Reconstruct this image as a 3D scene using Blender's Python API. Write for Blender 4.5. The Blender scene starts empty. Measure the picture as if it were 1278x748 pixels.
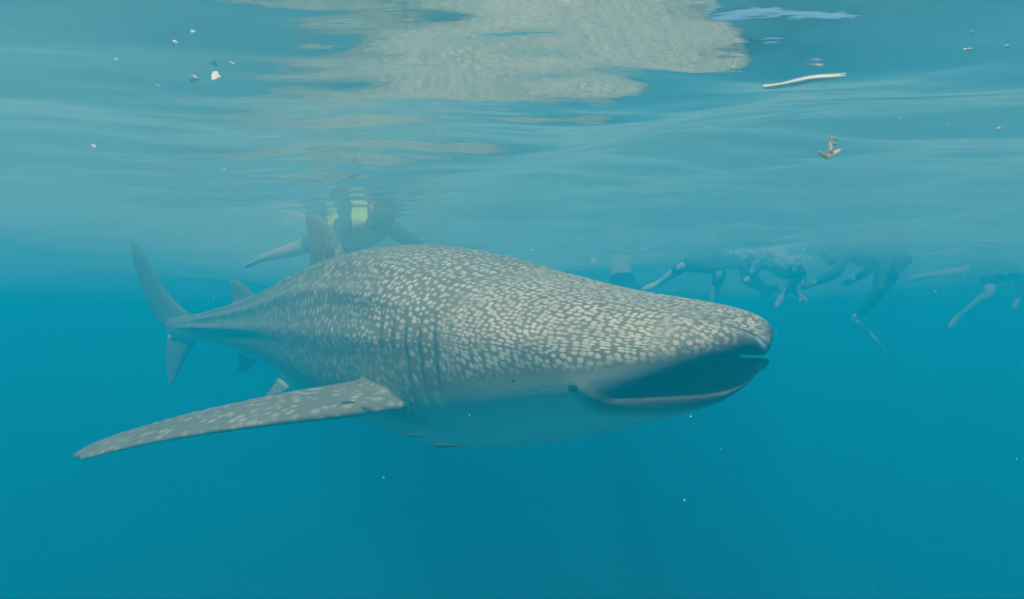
import bpy, bmesh, math, random
import numpy as np
from mathutils import Vector, Matrix, Euler
from mathutils.bvhtree import BVHTree

random.seed(7)
rng = np.random.default_rng(7)
S = bpy.context.scene
C = S.collection
PI = math.pi
R = math.radians

# ------------------------------------------------------------------ camera
CAM_DEPTH = 0.73                      # metres under the water surface (surface is z = 0)
F_PX, W_PX, H_PX, HORIZON = 833.0, 1278.0, 748.0, 395.0
cam = bpy.data.cameras.new('camera')
cam.sensor_width = 36.0
cam.lens = 36.0 * F_PX / W_PX
cam.clip_start = 0.02
cam.clip_end = 400
camo = bpy.data.objects.new('camera', cam)
C.objects.link(camo)
camo.location = (0, 0, -CAM_DEPTH)
camo.rotation_euler = (R(90) + math.atan((HORIZON - H_PX / 2) / F_PX), 0, 0)
S.camera = camo

# ------------------------------------------------------------------ sky, sun, exposure
SUN_ELEV, SUN_AZ = R(59), R(212)      # azimuth measured clockwise from +Y (view direction)
w = bpy.data.worlds.new('World')
S.world = w
w.use_nodes = True
nt = w.node_tree
nt.nodes.clear()
sky = nt.nodes.new('ShaderNodeTexSky')
sky.sky_type = 'NISHITA'
sky.sun_disc = False
sky.sun_elevation = SUN_ELEV
sky.sun_rotation = SUN_AZ
bg = nt.nodes.new('ShaderNodeBackground')
bg.inputs['Strength'].default_value = 0.12
wo = nt.nodes.new('ShaderNodeOutputWorld')
nt.links.new(sky.outputs[0], bg.inputs[0])
nt.links.new(bg.outputs[0], wo.inputs[0])
sun = bpy.data.lights.new('sun', 'SUN')
sun.energy = 4.5
sun.angle = R(0.6)
sun.color = (1.0, 0.91, 0.75)
suno = bpy.data.objects.new('sun', sun)
C.objects.link(suno)
sd = Vector((math.sin(SUN_AZ) * math.cos(SUN_ELEV), math.cos(SUN_AZ) * math.cos(SUN_ELEV), math.sin(SUN_ELEV)))
suno.rotation_euler = (-sd).to_track_quat('-Z', 'Y').to_euler()
suno.location = (0, 0, 10)
S.view_settings.view_transform = 'Standard'
S.view_settings.look = 'None'
S.view_settings.gamma = 1.0
S.view_settings.use_curve_mapping = False
S.view_settings.exposure = 0.78
cy = S.cycles
cy.use_denoising = True
cy.use_adaptive_sampling = True
cy.adaptive_threshold = 0.03
cy.max_bounces = 10
cy.diffuse_bounces = 3
cy.glossy_bounces = 3
cy.transmission_bounces = 2
cy.volume_bounces = 3
cy.transparent_max_bounces = 12
cy.sample_clamp_indirect = 4.0
cy.caustics_reflective = False
cy.caustics_refractive = False

# ------------------------------------------------------------------ helpers
def mesh_obj(name, verts, faces, mat=None, parent=None, smooth=True):
    me = bpy.data.meshes.new(name)
    me.from_pydata([tuple(map(float, v)) for v in verts], [], faces)
    me.update()
    if smooth:
        me.polygons.foreach_set('use_smooth', [True] * len(me.polygons))
    o = bpy.data.objects.new(name, me)
    C.objects.link(o)
    if mat:
        me.materials.append(mat)
    if parent:
        o.parent = parent
    return o

def tag(o, label=None, cat=None, group=None, kind=None):
    for k, v in (('label', label), ('category', cat), ('group', group), ('kind', kind)):
        if v:
            o[k] = v
    return o

def empty(name, loc=(0, 0, 0), rot=(0, 0, 0)):
    o = bpy.data.objects.new(name, None)
    o.location = loc
    o.rotation_euler = rot
    o.empty_display_size = 0.1
    C.objects.link(o)
    return o

def material(name):
    m = bpy.data.materials.new(name)
    m.use_nodes = True
    m.node_tree.nodes.clear()
    return m, m.node_tree.nodes, m.node_tree.links

def simple_mat(name, col, rough=0.6, var=0.25, scale=20.0, bump=0.0, transl=0.0):
    """Principled surface with noise-driven tone variation."""
    m, N, L = material(name)
    out = N.new('ShaderNodeOutputMaterial')
    p = N.new('ShaderNodeBsdfPrincipled')
    tc = N.new('ShaderNodeTexCoord')
    nz = N.new('ShaderNodeTexNoise')
    nz.inputs['Scale'].default_value = scale
    nz.inputs['Detail'].default_value = 4
    rp = N.new('ShaderNodeValToRGB')
    lo = [c * (1 - var) for c in col]
    hi = [min(1, c * (1 + var)) for c in col]
    rp.color_ramp.elements[0].position = 0.3
    rp.color_ramp.elements[1].position = 0.7
    rp.color_ramp.elements[0].color = (*lo, 1)
    rp.color_ramp.elements[1].color = (*hi, 1)
    L.new(tc.outputs['Object'], nz.inputs['Vector'])
    L.new(nz.outputs['Fac'], rp.inputs['Fac'])
    L.new(rp.outputs['Color'], p.inputs['Base Color'])
    p.inputs['Roughness'].default_value = rough
    if transl:
        p.inputs['Transmission Weight'].default_value = transl
    if bump:
        b = N.new('ShaderNodeBump')
        b.inputs['Strength'].default_value = bump
        b.inputs['Distance'].default_value = 0.01
        L.new(nz.outputs['Fac'], b.inputs['Height'])
        L.new(b.outputs['Normal'], p.inputs['Normal'])
    L.new(p.outputs[0], out.inputs['Surface'])
    return m

def at(px, py, Y):
    """Point seen at photo pixel (px, py) at distance Y in front of the camera (metres along +Y)."""
    return Vector(((px - W_PX / 2) / F_PX * Y, Y, -CAM_DEPTH + (HORIZON - py) / F_PX * Y))

# ------------------------------------------------------------------ water surface
def _waves(n, l0, l1, spread, amp, power):
    l = np.exp(rng.uniform(np.log(l0), np.log(l1), n))
    return list(zip(l, rng.normal(R(88), R(spread), n), rng.uniform(0, 2 * PI, n), amp * l ** power))
WAVES = _waves(16, 0.7, 3.2, 26, 0.0060, 1.1) + _waves(12, 0.35, 0.9, 24, 0.0040, 1.1) + _waves(34, 0.11, 0.6, 13, 0.0040, 1.1)
def wave_h(x, y):
    h = np.zeros_like(x, dtype=float)
    g = 0.65 + 0.35 * np.sin(x * 0.9 + 1.3 * np.sin(y * 0.7 + 0.6)) * np.cos(y * 0.55 - 0.4)
    for l, d, p, a in WAVES:
        k = 2 * PI / l
        q = k * (x * math.cos(d) + y * math.sin(d)) + p + 0.6 * np.sin(0.7 * x / l ** 0.5 + 3 * p)
        h += a * np.sin(q + 0.3 * np.sin(q)) * (g if l < 0.7 else 1.0)
    return h

def build_surface():
    nx, ny = 420, 900
    xs = np.sinh(4.0 * np.linspace(-1, 1, nx)) / math.sinh(4.0) * 60
    ys = np.sinh(4.6 * np.linspace(-1, 1, ny)) / math.sinh(4.6) * 60 + 3.0
    X, Y = np.meshgrid(xs, ys)
    Z = wave_h(X, Y)
    d = np.hypot(X, Y - 3)
    Z = Z * np.clip(1.25 - d / 45, 0.25, 1)
    v = np.stack([X.ravel(), Y.ravel(), Z.ravel()], 1)
    i = np.arange(nx * ny).reshape(ny, nx)
    f = np.stack([i[:-1, :-1], i[:-1, 1:], i[1:, 1:], i[1:, :-1]], -1).reshape(-1, 4)
    m, N, L = material('water_surface')
    out = N.new('ShaderNodeOutputMaterial')
    fr = N.new('ShaderNodeFresnel')
    fr.inputs['IOR'].default_value = 1.333
    gl = N.new('ShaderNodeBsdfGlossy')
    gl.inputs['Roughness'].default_value = 0.07
    gl.inputs['Color'].default_value = (0.97, 0.98, 0.98, 1)
    tr = N.new('ShaderNodeBsdfTransparent')
    mx = N.new('ShaderNodeMixShader')
    tc = N.new('ShaderNodeTexCoord')
    mp = N.new('ShaderNodeMapping')
    mp.inputs['Scale'].default_value = (0.5, 1.8, 1.0)
    nz = N.new('ShaderNodeTexNoise')
    nz.inputs['Scale'].default_value = 9.0
    nz.inputs['Detail'].default_value = 3
    bp = N.new('ShaderNodeBump')
    bp.inputs['Strength'].default_value = 0.25
    bp.inputs['Distance'].default_value = 0.012
    L.new(tc.outputs['Object'], mp.inputs['Vector'])
    L.new(mp.outputs[0], nz.inputs['Vector'])
    L.new(nz.outputs['Fac'], bp.inputs['Height'])
    for q in (fr, gl):
        L.new(bp.outputs['Normal'], q.inputs['Normal'])
    L.new(fr.outputs[0], mx.inputs[0])
    L.new(tr.outputs[0], mx.inputs[1])
    L.new(gl.outputs[0], mx.inputs[2])
    L.new(mx.outputs[0], out.inputs['Surface'])
    o = mesh_obj('water_surface', v, f.tolist(), m)
    tag(o, kind='structure')
build_surface()

# ------------------------------------------------------------------ sea bed
SEABED = -7.0
def build_seabed():
    n = 160
    t = np.linspace(-1, 1, n)
    g = np.sinh(3.0 * t) / math.sinh(3.0) * 70
    X, Y = np.meshgrid(g, g + 8)
    Z = SEABED + 0.25 * np.sin(X * 0.5 + np.sin(Y * 0.3)) + 0.3 * np.sin(Y * 0.37 + 1.0) * np.cos(X * 0.21)
    v = np.stack([X.ravel(), Y.ravel(), Z.ravel()], 1)
    i = np.arange(n * n).reshape(n, n)
    f = np.stack([i[:-1, :-1], i[:-1, 1:], i[1:, 1:], i[1:, :-1]], -1).reshape(-1, 4)
    o = mesh_obj('seabed', v, f.tolist(), simple_mat('seabed_sand', (0.55, 0.50, 0.38), 0.9, 0.35, 0.35, 0.4))
    tag(o, kind='structure')
build_seabed()

# ------------------------------------------------------------------ shark
SP = dict(x0=.835, y0=2.103, z0=-.061, t=(.526, .864, .831, .385), roll=.105, zs=-.004)
ST = np.linspace(-0.4, 6.0, 1281)
def _spine():
    th = np.interp(ST, [0, 1.3, 3.0, 4.6], SP['t'])
    k = np.ones(41) / 41                       # soften the corners of the heading
    th = np.convolve(np.pad(th, 20, mode='edge'), k, 'valid')
    ds = ST[1] - ST[0]
    x = -np.concatenate([[0], np.cumsum(np.cos((th[1:] + th[:-1]) / 2)) * ds])
    y = np.concatenate([[0], np.cumsum(np.sin((th[1:] + th[:-1]) / 2)) * ds])
    x = x - np.interp(0, ST, x) + SP['x0']
    y = y - np.interp(0, ST, y) + SP['y0']
    return x, y, th
SX, SY, STH = _spine()
def to_world(P):
    """Rest coordinates (s backward from snout, l to the shark's right, z up) -> world."""
    s, l, z = P[:, 0], P[:, 1], P[:, 2]
    x = np.interp(s, ST, SX); y = np.interp(s, ST, SY); th = np.interp(s, ST, STH)
    r = SP['roll']
    l2 = l * math.cos(r) + z * math.sin(r)
    z2 = z * math.cos(r) - l * math.sin(r)
    return np.stack([x - np.sin(th) * l2, y - np.cos(th) * l2, SP['z0'] + SP['zs'] * s + z2 - CAM_DEPTH], 1)

PS = [0.0, 0.3, 0.62, 1.0, 1.3, 1.6, 2.0, 2.5, 3.0, 3.5, 4.0, 4.4, 4.62]
PW = [.34, .43, .475, .505, .505, .465, .435, .38, .30, .215, .14, .085, .06]
PT = [.06, .10, .165, .262, .345, .405, .43, .405, .33, .24, .155, .09, .07]
PB = [.15, .25, .36, .45, .49, .50, .48, .415, .32, .23, .145, .09, .07]
def smooth_interp(s, ys):
    """Catmull-Rom through the profile stations."""
    s = np.clip(np.asarray(s, float), PS[0], PS[-1])
    m = np.gradient(np.array(ys), np.array(PS))
    i = np.clip(np.searchsorted(PS, s, side='right') - 1, 0, len(PS) - 2)
    p = np.array(PS); y = np.array(ys)
    h = p[i + 1] - p[i]; t = (s - p[i]) / h
    return ((2*t**3 - 3*t**2 + 1) * y[i] + (t**3 - 2*t**2 + t) * h * m[i] + (-2*t**3 + 3*t**2) * y[i+1] + (t**3 - t**2) * h * m[i+1])

NPHI = 128
PHI = np.arange(NPHI) / NPHI * 2 * PI
def ring(s):
    w_, t_, b_ = (float(smooth_interp(s, q)) for q in (PW, PT, PB))
    c, sn = np.cos(PHI), np.sin(PHI)
    e = 0.86
    l = w_ * np.sign(sn) * np.abs(sn) ** e
    z = np.where(c > 0, t_ * np.abs(c) ** 0.92, -b_ * np.abs(c) ** 0.92)
    # longitudinal ridges of the flank
    a = np.abs((PHI + PI) % (2 * PI) - PI)
    k = np.clip((s - 0.9) / 0.6, 0, 1) * np.clip((4.6 - s) / 0.4, 0, 1)
    rd = np.zeros_like(PHI)
    for a0, wd, am in ((R(36), R(4.5), .014), (R(60), R(5), .019), (R(86), R(6), .016 + .016 * np.clip((s - 2.4) / 1.2, 0, 1))):
        rd += am * np.exp(-((a - a0) / wd) ** 2)
    sc = 1 + k * rd / max(0.12, (w_ + t_) / 2)
    # gill slits: five shallow creases above the pectoral fin
    for g in range(5):
        sg = 0.98 + g * 0.072
        dd = abs(s - sg)
        if dd < 0.03:
            gate = np.exp(-((a - R(88)) / R(24)) ** 4)
            sc = sc - 0.030 * gate * math.exp(-(dd / 0.012) ** 2)
    return np.stack([np.full(NPHI, s), l * sc, z * sc], 1)

def lip():
    c, sn = np.cos(PHI), np.sin(PHI)
    Wc = 0.41
    l = Wc * np.sign(sn) * np.abs(sn) ** 0.9
    q = np.abs(l) / Wc
    up = c > 0
    s = np.where(up, 0.03 + 0.36 * q ** 4.0, 0.035 + 0.355 * q ** 3.2)
    z = np.where(up, -0.060 + 0.050 * np.sin(PI / 2 * np.clip(q / .55, 0, 1)) ** 2 - 0.132 * q ** 6, -0.075 - 0.069 * np.sin(PI / 2 * np.clip(q / .72, 0, 1)) ** 2)
    return np.stack([s, l, z], 1)

def loft(rings, cap0=True, cap1=True):
    n = len(rings[0])
    v = np.concatenate(rings)
    f = []
    for k in range(len(rings) - 1):
        for i in range(n):
            j = (i + 1) % n
            f.append((k*n + i, k*n + j, (k+1)*n + j, (k+1)*n + i))
    v = list(map(tuple, v))
    for do, k, rev in ((cap0, 0, True), (cap1, len(rings) - 1, False)):
        if do:
            c = np.mean(rings[k], 0); v.append(tuple(c)); ci = len(v) - 1
            for i in range(n):
                j = (i + 1) % n
                f.append((ci, k*n + j, k*n + i) if rev else (ci, k*n + i, k*n + j))
    return v, f

def tube(pts, rad, n=14, flat=None, ratio=1.0):
    """Tapered limb along points; flat = direction in which the section is squeezed by ratio."""
    pts = [np.array(q, float) for q in pts]
    # add rounded ends
    d0 = (pts[0] - pts[1]) / np.linalg.norm(pts[0] - pts[1]); d1 = (pts[-1] - pts[-2]) / np.linalg.norm(pts[-1] - pts[-2])
    P = [pts[0] + d0 * rad[0] * .9, pts[0] + d0 * rad[0] * .55] + pts + [pts[-1] + d1 * rad[-1] * .55, pts[-1] + d1 * rad[-1] * .9]
    Q = [rad[0] * .35, rad[0] * .8] + list(rad) + [rad[-1] * .8, rad[-1] * .35]
    rings = []
    u = None
    for i, (c, q) in enumerate(zip(P, Q)):
        d = P[min(i + 1, len(P) - 1)] - P[max(i - 1, 0)]; d /= np.linalg.norm(d) + 1e-9
        if u is None:
            a = np.array(flat) if flat is not None else np.array([.31, .2, .93]); u = a
        u = u - d * (u @ d); u /= np.linalg.norm(u) + 1e-9
        v = np.cross(d, u)
        a = np.arange(n) / n * 2 * PI
        rings.append(c + (np.cos(a)[:, None] * u * ratio + np.sin(a)[:, None] * v) * q)
    return loft(rings)

def shark_body_rings():
    B = ring(0.62); B2 = ring(0.66)
    tb = (B - B2) / 0.04 * 0.62
    Rm = lip()
    c, sn = np.cos(PHI), np.sin(PHI)
    tr = np.zeros_like(Rm)
    ca = np.sign(c) * np.abs(c) ** 0.6
    tr[:, 0] = np.where(c > 0, 0.07 * ca - 0.16 * (1 - ca), -0.14)
    tr[:, 2] = np.where(c > 0, -0.30 * ca, -0.25 * ca)
    tr[:, 1] = -0.12 * sn
    inner = []
    cen = np.array([0.30, 0, -0.075])
    tgt = Rm * 1.0
    def cav(k, ds, dz=0):
        q = tgt.copy()
        q[:, 1] *= k
        q[:, 2] = cen[2] + (q[:, 2] - cen[2]) * k + dz
        q[:, 0] += ds
        return q
    outer = []
    for s in np.concatenate([np.arange(4.62, 1.36, -0.035), np.arange(1.34, 0.94, -0.008), np.arange(0.92, 0.62, -0.03)]):
        outer.append(ring(float(s)))
    for t in np.linspace(0, 1, 24):
        h00, h10, h01, h11 = 2*t**3-3*t**2+1, t**3-2*t**2+t, -2*t**3+3*t**2, t**3-t**2
        outer.append(h00*B + h10*tb + h01*Rm + h11*tr)
    inner = [cav(0.965, 0.010), cav(0.945, 0.03), cav(0.92, 0.08), cav(0.90, 0.16), cav(0.82, 0.26), cav(0.6, 0.36), cav(0.25, 0.42)]
    return outer, inner

def airfoil(center, chord, normal, thick, n=20):
    """Closed loop round a fin section: center, chord vector (leading->trailing), thickness."""
    t = np.arange(n) / n * 2 * PI
    x = np.cos(t)                                # 1 = trailing
    y = np.sin(t) * (0.62 - 0.38 * x) ** 0.8
    return np.array(center)[None] + 0.5 * x[:, None] * np.array(chord)[None] + 0.5 * thick * y[:, None] * np.array(normal)[None]

def fin(stations):
    """stations: (leading edge point, trailing edge point, thickness, normal)"""
    rings = []
    for le, te, th, nr in stations:
        le, te = np.array(le, float), np.array(te, float)
        rings.append(airfoil((le + te) / 2, te - le, nr, th))
    return loft(rings)

def bez(p, t):
    p = [np.array(q, float) for q in p]
    while len(p) > 1:
        p = [a + (b - a) * t for a, b in zip(p[:-1], p[1:])]
    return p[0]

def pectoral(side):
    st = []
    for t in np.linspace(0, 1, 26):
        le = bez([(1.17, .30, -.24), (1.20, .75, -.235), (1.44, 1.18, -.185), (1.86, 1.47, -.315)], t)
        te = bez([(1.54, .30, -.15), (1.44, .62, -.15), (1.61, 1.02, -.125), (2.03, 1.41, -.285)], t)
        m = (le + te) / 2
        if t > 0.93:
            q = math.sqrt(max(0.02, 1 - ((t - 0.93) / 0.07) ** 2))
            le = m + (le - m) * q; te = m + (te - m) * q
        th = 0.085 * (1 - t) + 0.022
        ch = te - le
        nr = np.cross(ch, np.array([.45, .9, 0])); nr /= np.linalg.norm(nr) + 1e-9
        le[1] *= side; te[1] *= side; nr[1] *= side
        st.append((le, te, th, nr))
    return fin(st)

def upright(leb, teb, th0, th1, n=16, tip=0.85):
    st = []
    for t in np.linspace(0, 1, n):
        le, te = bez(leb, t), bez(teb, t)
        if t > tip:
            q = math.sqrt(max(0.02, 1 - ((t - tip) / (1 - tip)) ** 2)); m = (le + te) / 2
            le = m + (le - m) * q; te = m + (te - m) * q
        st.append((le, te, th0 * (1 - t) + th1 * t, (0, 1, 0)))
    return fin(st)

def build_shark():
    parts = []
    outer, inner = shark_body_rings()
    v, f = loft(outer + inner)
    parts.append((v, f))
    parts.append(pectoral(1)); parts.append(pectoral(-1))
    # first dorsal, second dorsal, upper and lower caudal lobes, anal fin
    parts.append(upright([(2.34, 0, .33), (2.50, 0, .50), (2.62, 0, .68), (2.82, 0, .70)],
                         [(2.98, 0, .20), (2.90, 0, .36), (2.82, 0, .52), (2.93, 0, .69)], .11, .022))
    parts.append(upright([(3.58, 0, .17), (3.70, 0, .26), (3.82, 0, .33), (3.90, 0, .345)],
                         [(3.96, 0, .10), (3.92, 0, .20), (3.92, 0, .26), (3.96, 0, .335)], .06, .02))
    parts.append(upright([(4.25, 0, .03), (4.62, 0, .14), (4.76, 0, .40), (4.92, 0, .70)],
                         [(4.62, 0, -.06), (4.86, 0, .06), (4.96, 0, .38), (5.02, 0, .68)], .10, .022, 22))
    parts.append(upright([(4.25, 0, -.03), (4.48, 0, -.16), (4.56, 0, -.32), (4.66, 0, -.47)],
                         [(4.62, 0, .04), (4.74, 0, -.14), (4.70, 0, -.30), (4.72, 0, -.46)], .10, .022))
    parts.append(upright([(3.62, 0, -.15), (3.70, 0, -.24), (3.80, 0, -.32), (3.90, 0, -.345)],
                         [(3.96, 0, -.10), (3.90, 0, -.20), (3.90, 0, -.26), (3.95, 0, -.335)], .06, .02))
    for sd in (1, -1):                          # pelvic fins
        st = []
        for t in np.linspace(0, 1, 12):
            le = bez([(2.75, .18, -.28), (2.83, .28, -.36), (2.98, .33, -.41)], t)
            te = bez([(3.08, .16, -.24), (3.02, .24, -.33), (3.03, .33, -.40)], t)
            nr = np.array([0, .6, .8])
            st.append((le * (1, sd, 1), te * (1, sd, 1), .06 * (1 - t) + .02, nr * (1, sd, 1)))
        parts.append(fin(st))
    V, Fc = [], []
    for v, f in parts:
        o = len(V); V += list(v); Fc += [tuple(i + o for i in q) for q in f]
    tmp = mesh_obj('shark_source', V, Fc)
    bm = bmesh.new(); bm.from_mesh(tmp.data)
    bmesh.ops.recalc_face_normals(bm, faces=bm.faces)
    bm.to_mesh(tmp.data); bm.free()
    rm = tmp.modifiers.new('r', 'REMESH'); rm.mode = 'VOXEL'; rm.voxel_size = 0.0085; rm.use_smooth_shade = True
    sm = tmp.modifiers.new('s', 'SMOOTH'); sm.factor = 0.5; sm.iterations = 4
    dg = bpy.context.evaluated_depsgraph_get()
    me = bpy.data.meshes.new_from_object(tmp.evaluated_get(dg))
    bpy.data.objects.remove(tmp)
    n = len(me.vertices)
    P = np.zeros(n * 3); me.vertices.foreach_get('co', P); P = P.reshape(-1, 3)
    # ---- skin coordinates: along the body and round it, in metres
    s, l, z = P[:, 0], P[:, 1], P[:, 2]
    w_, t_, b_ = smooth_interp(s, PW), smooth_interp(s, PT), smooth_interp(s, PB)
    hz = np.where(z > 0, t_, b_)
    phi = np.arctan2(np.abs(l) / w_, z / hz)
    rho = np.hypot(l / w_, z / hz)
    varc = phi * (0.45 * w_ + 0.55 * (t_ + b_) / 2) * np.sign(l)
    finm = np.clip((rho - 1.10) / 0.12, 0, 1) * (s > 0.9)
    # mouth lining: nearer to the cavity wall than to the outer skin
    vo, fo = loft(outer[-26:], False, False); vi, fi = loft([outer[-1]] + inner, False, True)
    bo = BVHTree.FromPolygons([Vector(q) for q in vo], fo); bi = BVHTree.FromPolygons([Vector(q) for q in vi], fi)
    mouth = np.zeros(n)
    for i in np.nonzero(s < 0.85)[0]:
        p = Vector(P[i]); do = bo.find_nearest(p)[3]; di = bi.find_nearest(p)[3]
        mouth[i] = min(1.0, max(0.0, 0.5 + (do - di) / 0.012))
    lipd = np.full(n, 9.0)
    rim = lip()
    for i in np.nonzero((s < 0.6) & (mouth < .9))[0]:
        lipd[i] = np.sqrt(((rim - P[i]) ** 2).sum(1).min())
    lipb = np.clip(1.25 - lipd / np.where(z > -.08, .055, .075), 0, 1)
    # pale, unspotted underside (0 = dark back, 1 = belly)
    line = np.interp(s, [0, .1, .35, .66, 1.0, 1.35, 2.0, 3.0, 4.6], [R(96), R(96), R(97), R(99), R(106), R(112), R(115), R(112), R(105)])
    belly = np.clip((phi - line) / R(9) + 0.5, 0, 1) * (1 - finm)
    pec = np.clip((np.abs(l) - .40) / .05, 0, 1) * np.clip((s - 1.08) / .05, 0, 1) * (z < 0) * (s < 2.2)
    belly = belly * (1 - pec)
    finm = np.maximum(finm, pec * np.clip((np.abs(l) - .46) / .06, 0, 1))
    uv = np.stack([s, varc, np.zeros(n)], 1)
    def attr(nm, ty, data):
        a = me.attributes.new(nm, ty, 'POINT')
        a.data.foreach_set('vector' if ty == 'FLOAT_VECTOR' else 'value', np.ascontiguousarray(data, dtype=np.float32).ravel())
    attr('skin', 'FLOAT_VECTOR', uv)
    attr('rest', 'FLOAT_VECTOR', P)
    attr('finmask', 'FLOAT', finm)
    attr('mouth', 'FLOAT', mouth)
    attr('belly', 'FLOAT', belly)
    attr('pale', 'FLOAT', np.clip((phi - line - R(2)) / R(34), 0, 1) ** 0.8 * (1 - finm) * (1 - pec))
    attr('lip', 'FLOAT', lipb)
    attr('dull', 'FLOAT', np.clip((s - 3.4) / .3, 0, 1) * finm)
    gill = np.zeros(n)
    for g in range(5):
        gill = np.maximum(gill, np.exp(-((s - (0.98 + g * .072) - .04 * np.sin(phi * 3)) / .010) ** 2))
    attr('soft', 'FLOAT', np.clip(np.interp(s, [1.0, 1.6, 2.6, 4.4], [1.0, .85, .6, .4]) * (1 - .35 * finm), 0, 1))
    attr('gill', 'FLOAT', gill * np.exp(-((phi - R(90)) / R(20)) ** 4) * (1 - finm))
    attr('snout', 'FLOAT', np.clip((0.30 - s) / .10, 0, 1))
    attr('head', 'FLOAT', np.clip((0.98 - s) / 0.16, 0, 1))
    attr('midbody', 'FLOAT', np.clip((1.75 - s) / 0.22, 0, 1))
    Wd = to_world(P)
    base = to_world(np.array([[2.2, 0, -0.5]]))[0]
    me.vertices.foreach_set('co', (Wd - base).ravel())
    me.update()
    root = empty('whale_shark', base)
    tag(root, 'huge grey whale shark covered in white spots, swimming with its wide mouth open', 'whale shark')
    b = bpy.data.objects.new('body', me); C.objects.link(b); b.parent = root
    me.polygons.foreach_set('use_smooth', [True] * len(me.polygons))
    me.materials.clear(); me.materials.append(shark_skin())
    # eyes on both cheeks, just behind the corners of the mouth
    em = simple_mat('eye_dark', (0.02, 0.02, 0.022), 0.5, 0.2, 60)
    bv = BVHTree.FromPolygons([Vector(q) for q in P], [tuple(p.vertices) for p in me.polygons])
    for sd, nm, se, ze, rad in ((1, 'eye', .47, -.105, .019), (-1, 'eye', .47, -.105, .019), (1, 'spiracle', .66, -.09, .011), (-1, 'spiracle', .66, -.09, .011)):
        hit, nr, _, _ = bv.ray_cast(Vector((se, sd * 1.2, ze)), Vector((0, -sd, 0)))
        bm = bmesh.new(); bmesh.ops.create_uvsphere(bm, u_segments=20, v_segments=14, radius=rad)
        for q in bm.verts: q.co.z *= 0.8; q.co.y *= 0.5
        pts = np.array([q.co for q in bm.verts]) + np.array(hit)[None] + np.array([0, sd * -0.005, 0])
        eo = mesh_obj(nm, to_world(pts) - base, [tuple(q.index for q in fc.verts) for fc in (bm.verts.index_update(), bm.faces)[1]], em, root)
        bm.free()
    # pale folds of skin along the corners of the mouth
    rim = lip()
    fm = simple_mat('fold_skin', (0.12, 0.115, 0.10), 0.6, 0.2, 40)
    for sd in (1, -1):
        k = [i for i in range(NPHI) if PHI[i] <= PI / 2 + .02 and PHI[i] > PI / 2 - .62]
        pts = rim[k] * (1, sd, 1) + np.array([.012, 0, .004])
        v, f = tube(pts, [.003 + .003 * math.sin(PI * i / (len(k) - 1)) for i in range(len(k))], 8)
        mesh_obj('labial_fold', to_world(np.array(v)) - base, f, fm, root)
    return root

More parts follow.
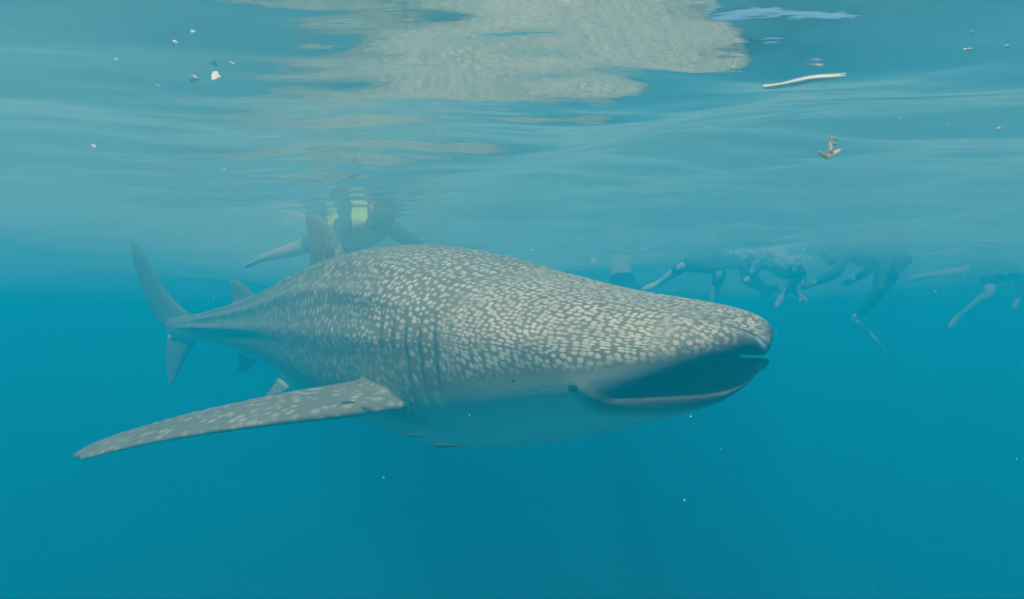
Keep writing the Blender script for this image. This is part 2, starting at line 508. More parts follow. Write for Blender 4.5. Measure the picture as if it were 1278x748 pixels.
def shark_skin():
    m, N, L = material('shark_skin')
    def nn(t, **k):
        q = N.new(t)
        for a, b in k.items(): setattr(q, a, b)
        return q
    def math_(op, a, b=None, c=None):
        q = nn('ShaderNodeMath', operation=op)
        for i, vv in enumerate((a, b, c)):
            if vv is None: continue
            if isinstance(vv, (int, float)): q.inputs[i].default_value = vv
            else: L.new(vv, q.inputs[i])
        return q.outputs[0]
    def at_(nm):
        return nn('ShaderNodeAttribute', attribute_name=nm)
    def mixc(f, a, b):
        q = nn('ShaderNodeMix', data_type='RGBA')
        L.new(f, q.inputs[0]) if not isinstance(f, float) else setattr(q.inputs[0], 'default_value', f)
        for i, vv in ((6, a), (7, b)):
            if isinstance(vv, tuple): q.inputs[i].default_value = (*vv, 1)
            else: L.new(vv, q.inputs[i])
        return q.outputs[2]
    skin, rest = at_('skin').outputs['Vector'], at_('rest').outputs['Vector']
    finm, mouth, belly, head = (at_(k).outputs['Fac'] for k in ('finmask', 'mouth', 'belly', 'head'))
    # warp the skin coordinates a little so that rows wander
    nz = nn('ShaderNodeTexNoise'); nz.inputs['Scale'].default_value = 5.0; nz.inputs['Detail'].default_value = 2
    L.new(rest, nz.inputs['Vector'])
    sub = nn('ShaderNodeVectorMath', operation='SUBTRACT'); L.new(nz.outputs['Color'], sub.inputs[0]); sub.inputs[1].default_value = (.5, .5, .5)
    scl = nn('ShaderNodeVectorMath', operation='SCALE'); L.new(sub.outputs[0], scl.inputs[0]); scl.inputs['Scale'].default_value = 0.05
    add = nn('ShaderNodeVectorMath', operation='ADD'); L.new(skin, add.inputs[0]); L.new(scl.outputs[0], add.inputs[1])
    def spots(vec, scale, xs, ys, rnd, r0, r1, dim='2D', jit=0.10):
        mp = nn('ShaderNodeMapping'); mp.inputs['Scale'].default_value = (xs, ys, 1); L.new(vec, mp.inputs['Vector'])
        vo = nn('ShaderNodeTexVoronoi', voronoi_dimensions=dim, feature='F1'); vo.inputs['Scale'].default_value = scale; vo.inputs['Randomness'].default_value = rnd
        L.new(mp.outputs[0], vo.inputs['Vector'])
        # each spot has its own size
        sep = nn('ShaderNodeSeparateColor'); L.new(vo.outputs['Color'], sep.inputs[0])
        d = math_('ADD', vo.outputs['Distance'], math_('MULTIPLY', math_('SUBTRACT', sep.outputs[0], 0.35), jit * 2))
        mr = nn('ShaderNodeMapRange'); mr.inputs[1].default_value = r1; mr.inputs[2].default_value = r0; L.new(d, mr.inputs[0])
        mr.interpolation_type = 'SMOOTHSTEP'
        return mr.outputs[0]
    hd = spots(add.outputs[0], 44.0, 1.0, 1.0, 0.62, .27, .52, jit=.06)
    md = spots(add.outputs[0], 32.0, 1.0, 0.95, 0.7, .20, .44, jit=.09)
    bd = spots(add.outputs[0], 20.0, 1.1, 0.85, 0.65, .14, .36)
    fd = spots(rest, 34.0, 1.0, 0.7, 0.85, .18, .56, '3D')
    h3 = spots(rest, 58.0, 1.0, 1.0, 0.75, .34, .62, '3D', jit=.05)
    hd2 = nn('ShaderNodeMix', data_type='FLOAT'); L.new(at_('snout').outputs['Fac'], hd2.inputs[0]); L.new(hd, hd2.inputs[2]); L.new(h3, hd2.inputs[3])
    mid = nn('ShaderNodeMix', data_type='FLOAT'); L.new(at_('midbody').outputs['Fac'], mid.inputs[0]); L.new(bd, mid.inputs[2]); L.new(md, mid.inputs[3])
    sp = nn('ShaderNodeMix', data_type='FLOAT'); L.new(head, sp.inputs[0]); L.new(mid.outputs[0], sp.inputs[2]); L.new(hd2.outputs[0], sp.inputs[3])
    sp2 = nn('ShaderNodeMix', data_type='FLOAT'); L.new(finm, sp2.inputs[0]); L.new(sp.outputs[0], sp2.inputs[2]); L.new(fd, sp2.inputs[3])
    # thin pale bars between the rows of body spots
    wv = nn('ShaderNodeTexWave', wave_type='BANDS', bands_direction='X'); wv.inputs['Scale'].default_value = 1.9; wv.inputs['Distortion'].default_value = 1.2; wv.inputs['Detail'].default_value = 1
    L.new(add.outputs[0], wv.inputs['Vector'])
    bar = nn('ShaderNodeMapRange'); bar.inputs[1].default_value = .90; bar.inputs[2].default_value = 1.0; bar.inputs[4].default_value = 0.22; L.new(wv.outputs['Fac'], bar.inputs[0])
    barm = math_('MULTIPLY', bar.outputs[0], math_('SUBTRACT', 1.0, at_('midbody').outputs['Fac']))
    spotf = math_('MAXIMUM', sp2.outputs[0], math_('MULTIPLY', barm, math_('SUBTRACT', 1.0, finm)))
    spotf = math_('MULTIPLY', spotf, math_('SUBTRACT', 1.0, belly))
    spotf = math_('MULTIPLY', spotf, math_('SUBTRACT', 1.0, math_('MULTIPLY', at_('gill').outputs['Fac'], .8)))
    spotf = math_('MULTIPLY', spotf, math_('SUBTRACT', 1.0, at_('dull').outputs['Fac']))
    spotf = math_('MULTIPLY', spotf, at_('soft').outputs['Fac'])
    # scuffed, uneven spots
    n2 = nn('ShaderNodeTexNoise'); n2.inputs['Scale'].default_value = 14.0; n2.inputs['Detail'].default_value = 5; L.new(rest, n2.inputs['Vector'])
    wear = nn('ShaderNodeMapRange'); wear.inputs[1].default_value = .3; wear.inputs[2].default_value = .7; wear.inputs[3].default_value = .45; L.new(n2.outputs['Fac'], wear.inputs[0])
    spotf = math_('MULTIPLY', spotf, wear.outputs[0])
    n3 = nn('ShaderNodeTexNoise'); n3.inputs['Scale'].default_value = 3.0; n3.inputs['Detail'].default_value = 6; L.new(rest, n3.inputs['Vector'])
    base = mixc(n3.outputs['Fac'], (0.135, 0.114, 0.072), (0.23, 0.195, 0.125))
    base = mixc(at_('pale').outputs['Fac'], base, (0.82, 0.82, 0.72))
    col = mixc(spotf, base, (0.60, 0.53, 0.39))
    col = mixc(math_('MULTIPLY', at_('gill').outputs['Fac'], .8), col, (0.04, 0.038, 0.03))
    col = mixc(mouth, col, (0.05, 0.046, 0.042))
    col = mixc(at_('lip').outputs['Fac'], col, (0.042, 0.040, 0.035))
    p = nn('ShaderNodeBsdfPrincipled'); L.new(col, p.inputs['Base Color'])
    p.inputs['Roughness'].default_value = 0.55
    p.inputs['Specular IOR Level'].default_value = 0.15      # wet skin under water: low index contrast
    n4 = nn('ShaderNodeTexNoise'); n4.inputs['Scale'].default_value = 60.0; n4.inputs['Detail'].default_value = 4; L.new(rest, n4.inputs['Vector'])
    bp = nn('ShaderNodeBump'); bp.inputs['Strength'].default_value = 0.25; bp.inputs['Distance'].default_value = 0.006
    L.new(math_('ADD', n4.outputs['Fac'], math_('MULTIPLY', spotf, 0.4)), bp.inputs['Height'])
    L.new(bp.outputs[0], p.inputs['Normal'])
    out = nn('ShaderNodeOutputMaterial'); L.new(p.outputs[0], out.inputs['Surface'])
    return m

build_shark()

# ------------------------------------------------------------------ swimmers at the surface
def ball(c, ex, ey, ez, n=14):
    v, f = [], []
    c, ex, ey, ez = (np.array(q, float) for q in (c, ex, ey, ez))
    rings = []
    for k in np.linspace(0.12, PI - 0.12, n):
        a = np.arange(n + 4) / (n + 4) * 2 * PI
        rings.append(c + math.cos(k) * ez + math.sin(k) * (np.cos(a)[:, None] * ex + np.sin(a)[:, None] * ey))
    return loft(rings)

def fuse(name, parts, voxel, mat, parent, smooth=3):
    V, Fc = [], []
    for v, f in parts:
        o = len(V); V += list(v); Fc += [tuple(i + o for i in q) for q in f]
    tmp = mesh_obj('fuse_source', V, Fc)
    bm = bmesh.new(); bm.from_mesh(tmp.data); bmesh.ops.recalc_face_normals(bm, faces=bm.faces); bm.to_mesh(tmp.data); bm.free()
    rm = tmp.modifiers.new('r', 'REMESH'); rm.mode = 'VOXEL'; rm.voxel_size = voxel
    sm = tmp.modifiers.new('s', 'SMOOTH'); sm.factor = 0.5; sm.iterations = smooth
    me = bpy.data.meshes.new_from_object(tmp.evaluated_get(bpy.context.evaluated_depsgraph_get()))
    bpy.data.objects.remove(tmp)
    me.materials.clear(); me.materials.append(mat)
    me.polygons.foreach_set('use_smooth', [True] * len(me.polygons))
    o = bpy.data.objects.new(name, me); C.objects.link(o); o.parent = parent
    return o

def unit(v):
    v = np.array(v, float); return v / np.linalg.norm(v)

SKIN = simple_mat('human_skin', (0.55, 0.36, 0.26), 0.55, 0.12, 9)
PALE = simple_mat('pale_skin', (0.72, 0.55, 0.45), 0.55, 0.10, 9)
NEO = simple_mat('black_neoprene', (0.022, 0.024, 0.028), 0.7, 0.3, 25, 0.2)
NAVY = simple_mat('navy_cloth', (0.02, 0.035, 0.075), 0.8, 0.3, 25, 0.2)
LIME = simple_mat('lime_yellow_vest', (0.52, 0.60, 0.05), 0.6, 0.2, 12, 0.3)
WHITE = simple_mat('white_shirt', (0.78, 0.78, 0.74), 0.8, 0.1, 14, 0.3)
ORANGE = simple_mat('orange_plastic', (0.75, 0.18, 0.03), 0.4, 0.15, 20)
FINW = simple_mat('white_fin_rubber', (0.75, 0.76, 0.74), 0.45, 0.1, 14)
FIND = simple_mat('dark_fin_rubber', (0.03, 0.035, 0.045), 0.5, 0.2, 14)
HAIR = simple_mat('dark_hair', (0.02, 0.016, 0.013), 0.6, 0.4, 60, 0.6)
GLASS = simple_mat('mask_lens', (0.05, 0.07, 0.08), 0.08, 0.1, 10)

def swimmer(label, pelvis, torso, lat, arms, legs, head, face, wear, skin, fins=None, mask=True, group='swimmers at the surface'):
    """Forward kinematics from direction vectors. lat points to the person's own left."""
    root = empty('person', pelvis)
    tag(root, label, 'person', group)
    torso, lat, head, face = unit(torso), unit(lat), unit(head), unit(face)
    front = np.cross(lat, torso); front = -front if front @ face < -0.2 else front
    Z0 = np.zeros(3)
    chest, neck = Z0 + torso * .34, Z0 + torso * .50
    hc = neck + head * .19
    body, shell = [], {}
    tors = tube([Z0 - torso * .03, torso * .12, torso * .24, torso * .36, torso * .45, neck], [.155, .145, .150, .175, .155, .07], 18, front, .66)
    body.append(tors)
    body.append(tube([neck - head * .03, neck + head * .10], [.058, .052], 12))
    hx, hz = lat, head
    hy = unit(face - head * (face @ head)); hx = np.cross(hy, hz)
    body.append(ball(hc, hx * .074, hy * .094, hz * .118))
    body.append(ball(hc - hz * .045 + hy * .02, hx * .058, hy * .072, hz * .075))
    body.append(tube([hc + hy * .088 + hz * .015, hc + hy * .106 - hz * .022], [.010, .016], 8))       # nose
    body.append(tube([hc + hy * .082 - hz * .058 - hx * .018, hc + hy * .082 - hz * .058 + hx * .018], [.009, .009], 8))  # lips
    for sg in (1, -1):
        body.append(ball(hc + hx * sg * .076 - hy * .008, hx * .012, hy * .020, hz * .032, 8))          # ears
    armp, legp, thigh = [], [], []
    hands, feet = [], []
    for sg, (ua, fa, ha) in zip((1, -1), arms):
        ua, fa, ha = unit(ua), unit(fa), unit(ha)
        sh = chest + torso * .09 + lat * sg * .175
        el = sh + ua * .28; wr = el + fa * .25; kn = wr + ha * .085
        a1 = tube([sh, sh + ua * .14, el, el + fa * .08, el + fa * .17, wr], [.056, .050, .041, .043, .036, .028])
        armp.append(a1); body.append(a1)
        sd = unit(np.cross(ha, lat * 0.3 + np.array([.1, .9, .2])))
        pn = np.cross(sd, ha)
        body.append(tube([wr, wr + ha * .045, kn], [.030, .042, .040], 12, pn, .42))
        for q, (off, ln, cu) in enumerate(((-.031, .070, .2), (-.010, .082, .3), (.011, .076, .35), (.031, .060, .45))):
            b0 = kn + sd * off - ha * .01; b1 = b0 + ha * ln * .5 + pn * cu * .01; b2 = b1 + unit(ha + pn * cu) * ln * .5
            body.append(tube([b0, b1, b2], [.0115, .0105, .009], 8))
        tb = wr + ha * .03 - sd * .032
        body.append(tube([tb, tb + unit(ha - sd * 1.1) * .035, tb + unit(ha - sd * .5) * .065], [.014, .012, .010], 8))
        hands.append(kn)
    for sg, (ta, sa, fo) in zip((1, -1), legs):
        ta, sa, fo = unit(ta), unit(sa), unit(fo)
        hp = lat * sg * .09 - torso * .02
        kn = hp + ta * .42; an = kn + sa * .41
        th = tube([hp, hp + ta * .10, hp + ta * .25, kn], [.092, .090, .074, .058])
        sk = tube([kn, kn + sa * .11, kn + sa * .25, an], [.056, .060, .047, .036])
        thigh.append((hp, ta)); legp += [th, sk]; body += [th, sk]
        nf = unit(np.cross(np.cross(fo, sa), fo))
        body.append(tube([an - fo * .045, an + fo * .05, an + fo * .15, an + fo * .19], [.036, .042, .042, .028], 12, nf, .62))
        feet.append((an, fo, sa, nf))
    fuse('body', body, 0.0105, skin, root, 2)
    # hair
    hv, hf = ball(hc + hz * .012 - hy * .012, hx * .082, hy * .098, hz * .122)
    hv = [tuple(np.array(q)) for q in hv]
    keep = [k for k, q in enumerate(hv) if (np.array(q) - hc) @ (hz * .8 - hy) > -.012]
    ks = set(keep); mp = {k: i for i, k in enumerate(keep)}
    ho = mesh_obj('hair', [hv[k] for k in keep], [tuple(mp[i] for i in q) for q in hf if all(i in ks for i in q)], HAIR, root)
    md = ho.modifiers.new('t', 'SOLIDIFY'); md.thickness = .008
    if mask:
        mk = fuse('diving_mask', [tube([hc + hy * .080 + hz * .018 - hx * .05, hc + hy * .098 + hz * .018, hc + hy * .080 + hz * .018 + hx * .05], [.040, .042, .040], 12, hy, .6),
                                  tube([hc + hy * .09 + hz * .01, hc + hy * .115 - hz * .022], [.020, .024], 8)], .008, NEO, root, 2)
        mesh_obj('lens', *tube([hc + hy * .113 + hz * .020 - hx * .035, hc + hy * .122 + hz * .020, hc + hy * .113 + hz * .020 + hx * .035], [.026, .028, .026], 12, hy, .25), GLASS, mk)
        mesh_obj('snorkel', *tube([hc + hy * .10 - hz * .060, hc + hy * .10 - hz * .062 + hx * .06, hc + hy * .06 + hx * .105, hc + hx * .10 + hz * .10 - hy * .02, hc + hx * .09 + hz * .26 - hy * .08],
                                  [.011, .012, .013, .013, .013], 10), ORANGE, root)
    shorts_m = wear.get('shorts')
    if shorts_m:
        sh = [tube([-torso * .04, torso * .10], [.168, .158], 18, front, .70)]
        for hp, ta in thigh: sh.append(tube([hp, hp + ta * .12, hp + ta * .26], [.105, .103, .094]))
        fuse('shorts', sh, .011, shorts_m, root, 2)
    if wear.get('wetsuit'):
        inf = lambda vf, k: vf
        ws = [tube([-torso * .03, torso * .12, torso * .24, torso * .36, torso * .45, torso * .485], [.168, .157, .162, .187, .165, .085], 18, front, .70)]
        for sg, (ua, fa, ha) in zip((1, -1), arms):
            ua, fa = unit(ua), unit(fa); s0 = chest + torso * .09 + lat * sg * .175; e0 = s0 + ua * .28
            ws.append(tube([s0, s0 + ua * .14, e0, e0 + fa * .08, e0 + fa * .20], [.066, .060, .051, .053, .043]))
        for sg, (ta, sa, fo) in zip((1, -1), legs):
            ta, sa = unit(ta), unit(sa); h0 = lat * sg * .09 - torso * .02; k0 = h0 + ta * .42
            ws.append(tube([h0, h0 + ta * .10, h0 + ta * .25, k0, k0 + sa * .11] + ([k0 + sa * .25, k0 + sa * .36] if wear.get('long', True) else []),
                           [.104, .101, .085, .069, .071] + ([.058, .048] if wear.get('long', True) else [])))
        fuse('wetsuit', ws, .012, wear['wetsuit'], root, 2)
    if wear.get('shirt'):
        ws = [tube([-torso * .02, torso * .12, torso * .24, torso * .36, torso * .45, torso * .485], [.172, .160, .165, .190, .168, .088], 18, front, .70)]
        for sg, (ua, fa, ha) in zip((1, -1), arms):
            ua, fa = unit(ua), unit(fa); s0 = chest + torso * .09 + lat * sg * .175; e0 = s0 + ua * .28
            ws.append(tube([s0, s0 + ua * .14, e0, e0 + fa * .08, e0 + fa * .20], [.068, .063, .054, .055, .046]))
        fuse('shirt', ws, .012, wear['shirt'], root, 2)
    if wear.get('vest'):
        vs = fuse('life_vest', [tube([torso * .06, torso * .16, torso * .30, torso * .42, torso * .47], [.185, .195, .212, .205, .13], 18, front, .78)], .013, wear['vest'], root, 2)
        for k in (.16, .30):
            mesh_obj('buckle', *tube([torso * k + front * .150 - lat * .03, torso * k + front * .150 + lat * .03], [.02, .02], 8, front, .5), ORANGE, vs)
        mesh_obj('whistle', *tube([torso * .44 + lat * .12 + front * .02, torso * .44 + lat * .18 + front * .02], [.022, .018], 8), ORANGE, vs)
    if fins:
        for an, fo, sa, nf in feet:
            sdv = unit(np.cross(nf, fo))
            rings = []
            for k, wd, th_ in ((-.02, .050, .075), (.06, .056, .080), (.16, .062, .060), (.24, .078, .028), (.42, .094, .014), (.60, .104, .009), (.625, .080, .006)):
                a = np.arange(16) / 16 * 2 * PI
                rings.append(an + fo * k + nf * (-.03 * max(0, k - .2)) + np.cos(a)[:, None] * sdv * wd + np.sin(a)[:, None] * nf * th_ * .6)
            fo_ = mesh_obj('swim_fin', *loft(rings), fins, root)
            for q in (-1, 1):
                mesh_obj('rail', *tube([an + fo * .22 + sdv * q * .075, an + fo * .59 + sdv * q * .098], [.010, .006], 8), fins, fo_)
    return root

U, D = np.array([0, 0, 1.]), np.array([0, 0, -1.])
def surf(px, Y, dz):
    q = at(px, 300, Y); return (q.x, q.y, dz)

# lime vest snorkeller floating above and behind the first dorsal fin, legs trailing away
swimmer('snorkeller in a lime yellow vest floating at the surface behind the dorsal fin', surf(430, 5.3, -.07), (.55, -.80, .05), (.80, .55, .05),
        (((.75, .1, -.55), (.50, -.10, -.85), (.4, -.1, -.9)), ((.1, -.75, -.5), (.6, -.5, -.4), (.8, -.3, -.3))),
        (((-.65, .70, -.12), (-.80, .5, -.05), (-.8, .5, -.1)), ((-.80, .55, -.22), (-.85, .4, -.15), (-.8, .4, -.3))),
        (.55, -.80, .05), (.35, -.55, -.75), {'shirt': NAVY, 'vest': LIME, 'shorts': NAVY}, SKIN)
# dark swimmer treading water far behind the shark's back
swimmer('dark wetsuit swimmer treading water behind the highest part of the shark back', surf(535, 6.8, -.40), (.05, .1, .99), (-.9, .3, .02),
        (((-.8, .2, -.05), (-.7, -.3, .2), (-.9, -.2, .1)), ((.8, -.2, -.1), (.75, -.2, .15), (.9, -.1, .2))),
        (((-.15, -.25, -.95), (-.05, .35, -.93), (0, -.4, -.9)), ((.25, -.1, -.95), (.15, .45, -.85), (.1, -.3, -.9))),
        (.05, -.15, .98), (.3, -.95, -.05), {'wetsuit': NEO}, SKIN)
# bare-armed swimmer above the shark's forehead
swimmer('pale bare-armed swimmer in navy shorts treading water past the shark forehead', surf(778, 8.4, -.34), (-.12, .1, .98), (-.8, .5, .02),
        (((-.7, -.2, -.6), (-.35, -.3, .85), (-.2, -.1, .9)), ((.75, -.1, -.2), (.6, -.5, .3), (.8, -.3, .2))),
        (((-.3, -.5, -.7), (-.1, .7, -.6), (0, -.3, -.9)), ((.2, -.7, -.6), (.05, .75, -.6), (.1, -.3, -.9))),
        (-.05, -.1, .98), (-.3, -.95, 0), {'shorts': NAVY}, PALE)
# swimmer of whom mostly the pale kicking legs show
swimmer('swimmer in a black shorty with pale bare legs, one knee bent sideways', surf(880, 8.0, -.10), (.25, .94, .12), (-.95, .25, .0),
        (((.6, .6, -.1), (.7, .4, .1), (.8, .3, .1)), ((.5, .3, -.1), (.7, .3, .1), (.8, .3, .1))),
        (((-.55, -.75, -.10), (-.35, .45, -.30), (-.8, .1, -.3)), ((-.10, -.90, -.30), (-.08, .40, -.90), (-.15, -.3, -.95))),
        (.2, .9, .35), (.1, .8, -.3), {'wetsuit': NEO, 'long': False}, PALE)
# white shirt swimmer doubled up amid bubbles
swimmer('swimmer in a white long-sleeved shirt doubled up among white bubbles', surf(980, 7.6, -.16), (-.72, -.30, .22), (.35, -.9, .1),
        (((-.30, .3, -.55), (.35, .25, -.55), (.8, .2, -.3)), ((-.10, -.25, -.90), (.85, -.15, -.30), (.9, -.1, -.1))),
        (((.55, .7, -.15), (-.15, .75, -.50), (-.5, .1, -.8)), ((.60, .7, -.10), (.35, .7, -.45), (.75, 0, -.6))),
        (-.75, -.1, .35), (-.85, -.2, -.5), {'shirt': WHITE, 'shorts': NAVY}, PALE)
# big dark wetsuit diver with white fins on the right
swimmer('snorkeller in a full black wetsuit with white fins hanging down', surf(1115, 7.0, -.12), (-.32, .70, .14), (-.88, -.4, .05),
        (((-.4, -.2, -.65), (-.75, .1, -.35), (-.8, .2, -.3)), ((.35, .5, -.3), (-.2, .5, -.3), (-.6, .5, -.3))),
        (((-.30, -.25, -.55), (-.20, .55, -.62), (.65, .40, -.52)), ((.25, .70, -.15), (.45, .8, -.25), (.35, .9, -.20))),
        (-.6, .5, .05), (-.4, .3, -.85), {'wetsuit': NEO}, SKIN, FINW)
# second dark swimmer at the far right
swimmer('swimmer in navy shirt with bare legs stretched out beside the black wetsuit', surf(1225, 8.2, -.10), (.68, .60, .02), (-.6, .7, 0),
        (((.7, .2, -.3), (.85, .2, -.1), (.9, .2, -.1)), ((.3, -.3, -.65), (-.3, -.2, -.55), (-.5, -.2, -.8))),
        (((-.65, -.60, -.20), (-.80, .2, -.10), (-.85, 0, -.2)), ((-.25, -.35, -.75), (-.45, .6, -.60), (-.6, 0, -.7))),
        (.8, .4, .05), (.5, .2, -.85), {'shirt': NAVY, 'shorts': NEO}, SKIN)

# ------------------------------------------------------------------ small fish under the belly
FISHM = simple_mat('remora_skin', (0.012, 0.013, 0.015), 0.7, 0.3, 40)
def small_fish(label, loc, heading, ln):
    root = empty('remora_fish', loc, (0, 0, heading))
    tag(root, label, 'fish', 'small fish under the shark belly')
    rings = []
    for x, w_, h_ in ((-.5, .010, .020), (-.42, .016, .028), (-.2, .05, .07), (.05, .072, .095), (.28, .065, .085), (.42, .045, .055), (.5, .018, .022)):
        a = np.arange(14) / 14 * 2 * PI
        rings.append(np.stack([np.full(14, x * ln), np.cos(a) * w_ * ln, np.sin(a) * h_ * ln], 1))
    tail = fin([((-.44 * ln, 0, 0), (-.50 * ln, 0, 0), .02 * ln, (0, 1, 0)), ((-.52 * ln, 0, .06 * ln), (-.62 * ln, 0, .05 * ln), .012 * ln, (0, 1, 0)), ((-.64 * ln, 0, .13 * ln), (-.70 * ln, 0, .125 * ln), .006 * ln, (0, 1, 0))])
    mir = (np.array(tail[0]) * (1, 1, -1), [q[::-1] for q in tail[1]])
    b = loft(rings)
    V = list(b[0]); Fc = list(b[1])
    for v, f in (tail, mir):
        o = len(V); V += [tuple(q) for q in v]; Fc += [tuple(i + o for i in q) for q in f]
    mesh_obj('body', V, Fc, FISHM, root)
    mesh_obj('dorsal_fin', *fin([((.02 * ln, 0, .08 * ln), (-.36 * ln, 0, .04 * ln), .012 * ln, (0, 1, 0)), ((-.08 * ln, 0, .13 * ln), (-.34 * ln, 0, .07 * ln), .006 * ln, (0, 1, 0))]), FISHM, root)
    for sg in (1, -1):
        mesh_obj('eye', *ball((.40 * ln, sg * .042 * ln, .012 * ln), (.012 * ln, 0, 0), (0, .008 * ln, 0), (0, 0, .012 * ln), 8), FISHM, root)
small_fish('short dark remora swimming just below the shark belly', at(515, 543, 2.45), R(172), .075)
small_fish('longer dark remora clinging under the shark belly', at(557, 555, 2.42), R(168), .105)

# ------------------------------------------------------------------ things drifting at the surface
FLAKE = simple_mat('pinkish_white_flake', (0.62, 0.50, 0.44), 0.5, 0.12, 60)
LEAF = simple_mat('orange_brown_leaf', (0.55, 0.33, 0.13), 0.6, 0.35, 60)
STRIPM = simple_mat('white_strip', (0.66, 0.60, 0.54), 0.45, 0.08, 50)
def surface_point(px, py, sink=0.003):
    d = at(px, py, 1.0) - camo.location
    Y = 1.0
    for _ in range(12):                       # march along the sight line to the wavy surface
        x = d.x * Y
        h = float(wave_h(np.array([x]), np.array([Y]))[0]) - sink
        Y = (h + CAM_DEPTH) / d.z
    return Vector((d.x * Y, Y, h))
def flake(name, label, cat, px, py, size, mat, seed, stretch=1.0, rot=0.0, group=None):
    g = np.random.default_rng(seed)
    n, m = 18, 4
    a = np.arange(n) / n * 2 * PI
    rim = size / 2 * (1 + .22 * np.sin(2 * a + g.uniform(0, 6)) + .14 * np.sin(3 * a + g.uniform(0, 6)) + .08 * g.normal(size=n))
    V, Fc = [], []
    k1, k2 = g.uniform(0, 6, 2)
    for side, o in ((1, 0), (-1, 0)):
        for k in range(1, m + 1):
            x = rim * k / m * np.cos(a) * stretch; y = rim * k / m * np.sin(a)
            z = .16 * size * np.sin(3.2 * x / size + k1) * np.cos(2.6 * y / size + k2) + side * .035 * size * (1 - (k / m) ** 3)
            V += list(zip(x, y, z))
    for sd, off in ((1, 0), (-1, n * m)):
        for k in range(m - 1):
            for i in range(n):
                j = (i + 1) % n
                q = (off + k*n + i, off + (k+1)*n + i, off + (k+1)*n + j, off + k*n + j)
                Fc.append(q if sd > 0 else q[::-1])
        q = tuple(off + i for i in range(n)); Fc.append(q if sd > 0 else q[::-1])
    for i in range(n):
        j = (i + 1) % n; p0 = (m - 1) * n
        Fc.append((p0 + i, n*m + p0 + i, n*m + p0 + j, p0 + j))
    o = mesh_obj(name, V, Fc, mat)
    o.location = surface_point(px, py); o.rotation_euler = (R(25) * math.sin(seed), R(15) * math.cos(seed), rot)
    tag(o, label, cat, group)
    return o
G = 'food scraps floating at the surface'
flake('food_scrap', 'pointed pinkish white food scrap floating right beside a rounder one', 'food scrap', 242, 97, .028, FLAKE, 3, 1.4, 0, G)
flake('food_scrap', 'rounder pinkish white food scrap floating right beside a pointed one', 'food scrap', 267, 95, .025, FLAKE, 8, 1.1, 0, G)
flake('food_scrap', 'smallest pinkish food scrap close to two larger scraps', 'food scrap', 263, 76, .019, FLAKE, 12, 1.0, 0.4, G)
flake('food_scrap', 'oval white scrap floating alone beyond the tip of the shark tail', 'food scrap', 115, 183, .026, FLAKE, 21, 1.5, 0, G)
flake('food_scrap', 'ragged pale scrap floating near the orange brown seaweed sprig', 'food scrap', 1250, 160, .020, FLAKE, 33, 1.0, 0.8, G)
for k, (px, py, sz) in enumerate(((192, 106, .011), (214, 51, .010), (236, 38, .009), (286, 78, .009), (1213, 60, .011), (1219, 38, .009), (1263, 56, .010), (140, 73, .009))):
    near = px < 600
    flake('food_sliver', 'tiny pale food sliver floating around the pinkish food scraps' if near else 'tiny pale food sliver floating in open water beyond the white strip', 'food sliver', px, py, sz * .62, FLAKE, 50 + k, 2.4, .3 * math.sin(k), 'tiny food slivers around the scraps' if near else 'tiny food slivers beyond the strip')
fl = flake('food_sliver', 'tiny pale twisted sliver suspended just above the shark back', 'food sliver', 664, 200, .017, FLAKE, 71, .8, 1.0)
fl.location = at(664, 312, 2.2)

def strip():
    rings = []
    c0 = surface_point(1006, 101, .0)
    ca, sa = math.cos(R(-22)), math.sin(R(-22))
    for t in np.linspace(0, 1, 30):
        lx, ly = (t - .5) * .215, -.022 * math.sin(2.6 * t) + .004 * math.sin(9 * t)
        x, y = lx * ca - ly * sa, lx * sa + ly * ca
        z = float(wave_h(np.array([c0.x + x]), np.array([c0.y + y]))[0]) - c0.z - .004      # lies against the wavy surface
        wd = .013 * (math.sin(PI * min(1, t * 1.02 + .02)) ** .6) * (1 - .45 * t) + .0012
        a = np.arange(10) / 10 * 2 * PI
        rings.append(np.array([x, y, z]) + np.cos(a)[:, None] * np.array([-sa, ca, -.12]) * wd + np.sin(a)[:, None] * np.array([0, 0, .0022 + .42 * wd * (1 + .3 * math.sin(17 * t))]))
    o = mesh_obj('drifting_strip', *loft(rings), STRIPM)
    o.location = c0
    tag(o, 'long thin white strip floating just under the water surface', 'strip')
strip()

def seaweed():
    p0 = at(1040, 184, 1.9)
    root = empty('seaweed_sprig', p0)
    tag(root, 'small orange brown seaweed sprig with round blades below the surface', 'seaweed')
    mesh_obj('stem', *tube([(0, 0, .032), (.004, .003, .012), (-.002, 0, -.008), (-.010, .002, -.026)], [.0022, .0025, .0025, .0018], 8), LEAF, root)
    for k, (c, sz, a, b) in enumerate((((.012, 0, -.012), .013, .5, .8), ((-.020, .002, -.020), .011, 2.4, .6), ((.010, .003, .030), .008, -.4, .3), ((-.004, -.004, .002), .009, 1.6, .9), ((.006, .002, .014), .007, 2.8, .4))):
        e1 = np.array([math.cos(a), .2, math.sin(a)]) * sz * 1.7; e2 = np.array([-math.sin(a) * .8, .5, math.cos(a) * .8]) * sz * .62; e3 = unit(np.cross(e1, e2)) * .0022
        mesh_obj('blade', *ball(c, e1, e2, e3, 10), LEAF, root)
seaweed()

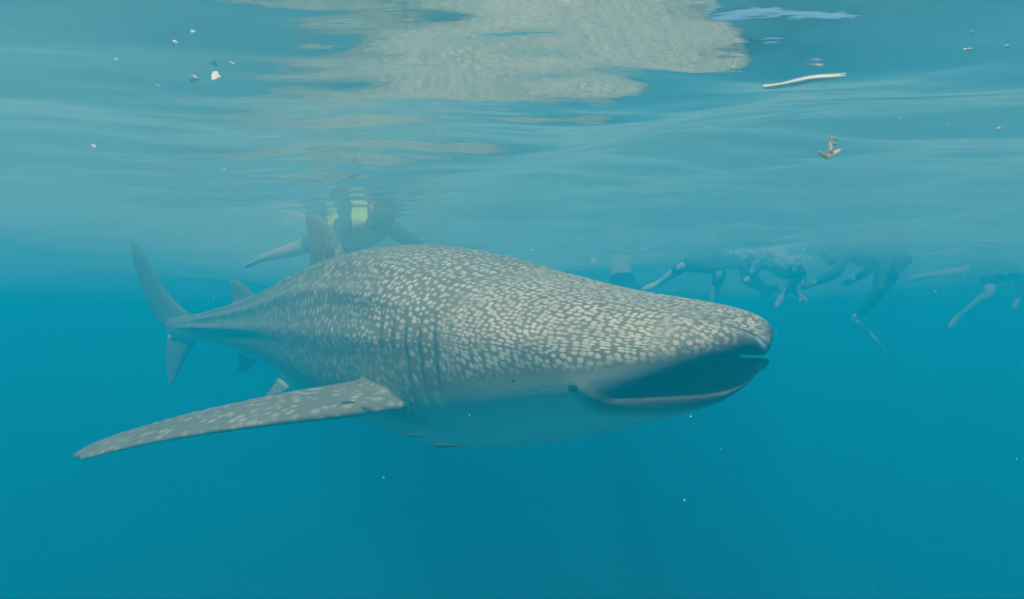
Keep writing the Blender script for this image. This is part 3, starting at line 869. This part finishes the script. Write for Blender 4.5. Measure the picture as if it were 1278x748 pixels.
def specks(name, pts, rad, mat, kind='stuff'):
    """Many tiny faceted grains in one mesh."""
    ico = [(0, 0, 1), (.89, 0, .45), (.28, .85, .45), (-.72, .53, .45), (-.72, -.53, .45), (.28, -.85, .45),
           (.72, .53, -.45), (-.28, .85, -.45), (-.89, 0, -.45), (-.28, -.85, -.45), (.72, -.53, -.45), (0, 0, -1)]
    fc = [(0, 1, 2), (0, 2, 3), (0, 3, 4), (0, 4, 5), (0, 5, 1), (1, 6, 2), (2, 7, 3), (3, 8, 4), (4, 9, 5), (5, 10, 1),
          (6, 7, 2), (7, 8, 3), (8, 9, 4), (9, 10, 5), (10, 6, 1), (11, 7, 6), (11, 8, 7), (11, 9, 8), (11, 10, 9), (11, 6, 10)]
    V, Fc = [], []
    I = np.array(ico)
    for p, q in zip(pts, rad):
        o = len(V); sc = q * rng.uniform(.5, 1.3, 3)
        V += list(I * sc + np.array(p)); Fc += [tuple(i + o for i in f) for f in fc]
    ob = mesh_obj(name, V, Fc, mat)
    tag(ob, kind=kind)
    return ob
SPECK = simple_mat('pale_speck', (0.75, 0.72, 0.62), 0.6, 0.2, 30)
BUB = simple_mat('bubble_white', (0.85, 0.87, 0.87), 0.15, 0.05, 30)
pts, rad = [], []
while len(pts) < 420:                          # food crumbs and plankton drifting through the water
    Y = rng.uniform(1.3, 6.5); x = rng.uniform(-.85, .85) * Y; zz = -abs(rng.normal(0, .55)) - .01
    pts.append((x, Y, zz)); rad.append(rng.uniform(.0008, .0022) * (1 + .12 * Y))
specks('drifting_crumbs', pts, rad, SPECK)
def cluster(name, spots_):
    pts, rad = [], []
    for px, py, Y, n, sx, sy, sz, r0, r1 in spots_:
        c = at(px, py, Y)
        for _ in range(n):
            q = (c.x + rng.normal() * sx, c.y + rng.normal() * sy, min(-.004, c.z + rng.normal() * sz))
            pts.append(q); rad.append(1.5 * rng.uniform(r0, r1) * rng.uniform(.4, 1))
    specks(name, pts, rad, BUB)
cluster('air_bubbles', [(278, 293, 4.6, 60, .11, .12, .02, .002, .006), (270, 308, 4.5, 25, .07, .1, .02, .002, .005), (325, 285, 4.8, 20, .08, .1, .01, .002, .005)])
cluster('air_bubbles', [(930, 316, 7.2, 900, .09, .07, .040, .002, .008), (985, 326, 7.2, 1200, .12, .08, .045, .002, .009), (950, 312, 7.2, 700, .10, .08, .03, .002, .008)])
cluster('air_bubbles', [(1080, 300, 5.6, 70, .09, .10, .012, .002, .007), (1160, 300, 5.7, 80, .14, .1, .012, .002, .006), (1240, 300, 5.7, 90, .16, .1, .012, .002, .007), (1190, 310, 5.8, 60, .06, .06, .03, .002, .006)])
cluster('air_bubbles', [(380, 286, 5.1, 60, .12, .1, .012, .002, .006), (866, 318, 6.8, 40, .05, .05, .05, .002, .005)])

# ------------------------------------------------------------------ the water itself: one even volume round everything
def build_haze():
    x0, x1, y0, y1, z0, z1 = -62, 62, -58, 64, SEABED - 1.6, 0.30
    v = [(x, y, z) for z in (z0, z1) for y in (y0, y1) for x in (x0, x1)]
    f = [(0, 2, 3, 1), (4, 5, 7, 6), (0, 1, 5, 4), (2, 6, 7, 3), (0, 4, 6, 2), (1, 3, 7, 5)]
    m, N, L = material('sea_water')
    pv = N.new('ShaderNodeVolumePrincipled')
    pv.inputs['Color'].default_value = (0.005, 0.435, 0.61, 1)
    pv.inputs['Absorption Color'].default_value = (0.0, 0.0, 0.0, 1)
    pv.inputs['Density'].default_value = 0.27
    pv.inputs['Anisotropy'].default_value = 0.0
    out = N.new('ShaderNodeOutputMaterial')
    L.new(pv.outputs[0], out.inputs['Volume'])
    o = mesh_obj('haze', v, f, m, smooth=False)
    tag(o, kind='stuff')
    # milky top layer: fine bubbles and food scraps stirred into the first half metre
    n = 61
    g = np.sinh(2.6 * np.linspace(-1, 1, n)) / math.sinh(2.6) * 55
    X, Y = np.meshgrid(g, g + 4)
    Z = -0.29 + 0.09 * np.sin(X * 1.1 + 0.8 * np.sin(Y * 0.9)) + 0.06 * np.sin(Y * 0.8 + X * 0.35 + 1) + 0.03 * np.sin(X * 2.3 - Y * 1.7)
    lo = np.stack([X.ravel(), Y.ravel(), Z.ravel()], 1); hi = lo.copy(); hi[:, 2] = 0.26
    i = np.arange(n * n).reshape(n, n)
    q = np.stack([i[:-1, :-1], i[:-1, 1:], i[1:, 1:], i[1:, :-1]], -1).reshape(-1, 4)
    v = np.concatenate([lo, hi])
    f = q[:, ::-1].tolist() + (q + n * n).tolist()
    for e in (i[0], i[:, -1], i[-1][::-1], i[::-1, 0]):
        f += [(int(a), int(b), int(b) + n * n, int(a) + n * n) for a, b in zip(e[:-1], e[1:])]
    m, N, L = material('milky_water')
    pv = N.new('ShaderNodeVolumePrincipled')
    pv.inputs['Color'].default_value = (0.95, 0.95, 0.72, 1)
    pv.inputs['Density'].default_value = 0.20
    out = N.new('ShaderNodeOutputMaterial')
    L.new(pv.outputs[0], out.inputs['Volume'])
    o = mesh_obj('plankton_cloud', v, f, m, smooth=False)
    tag(o, kind='stuff')
build_haze()
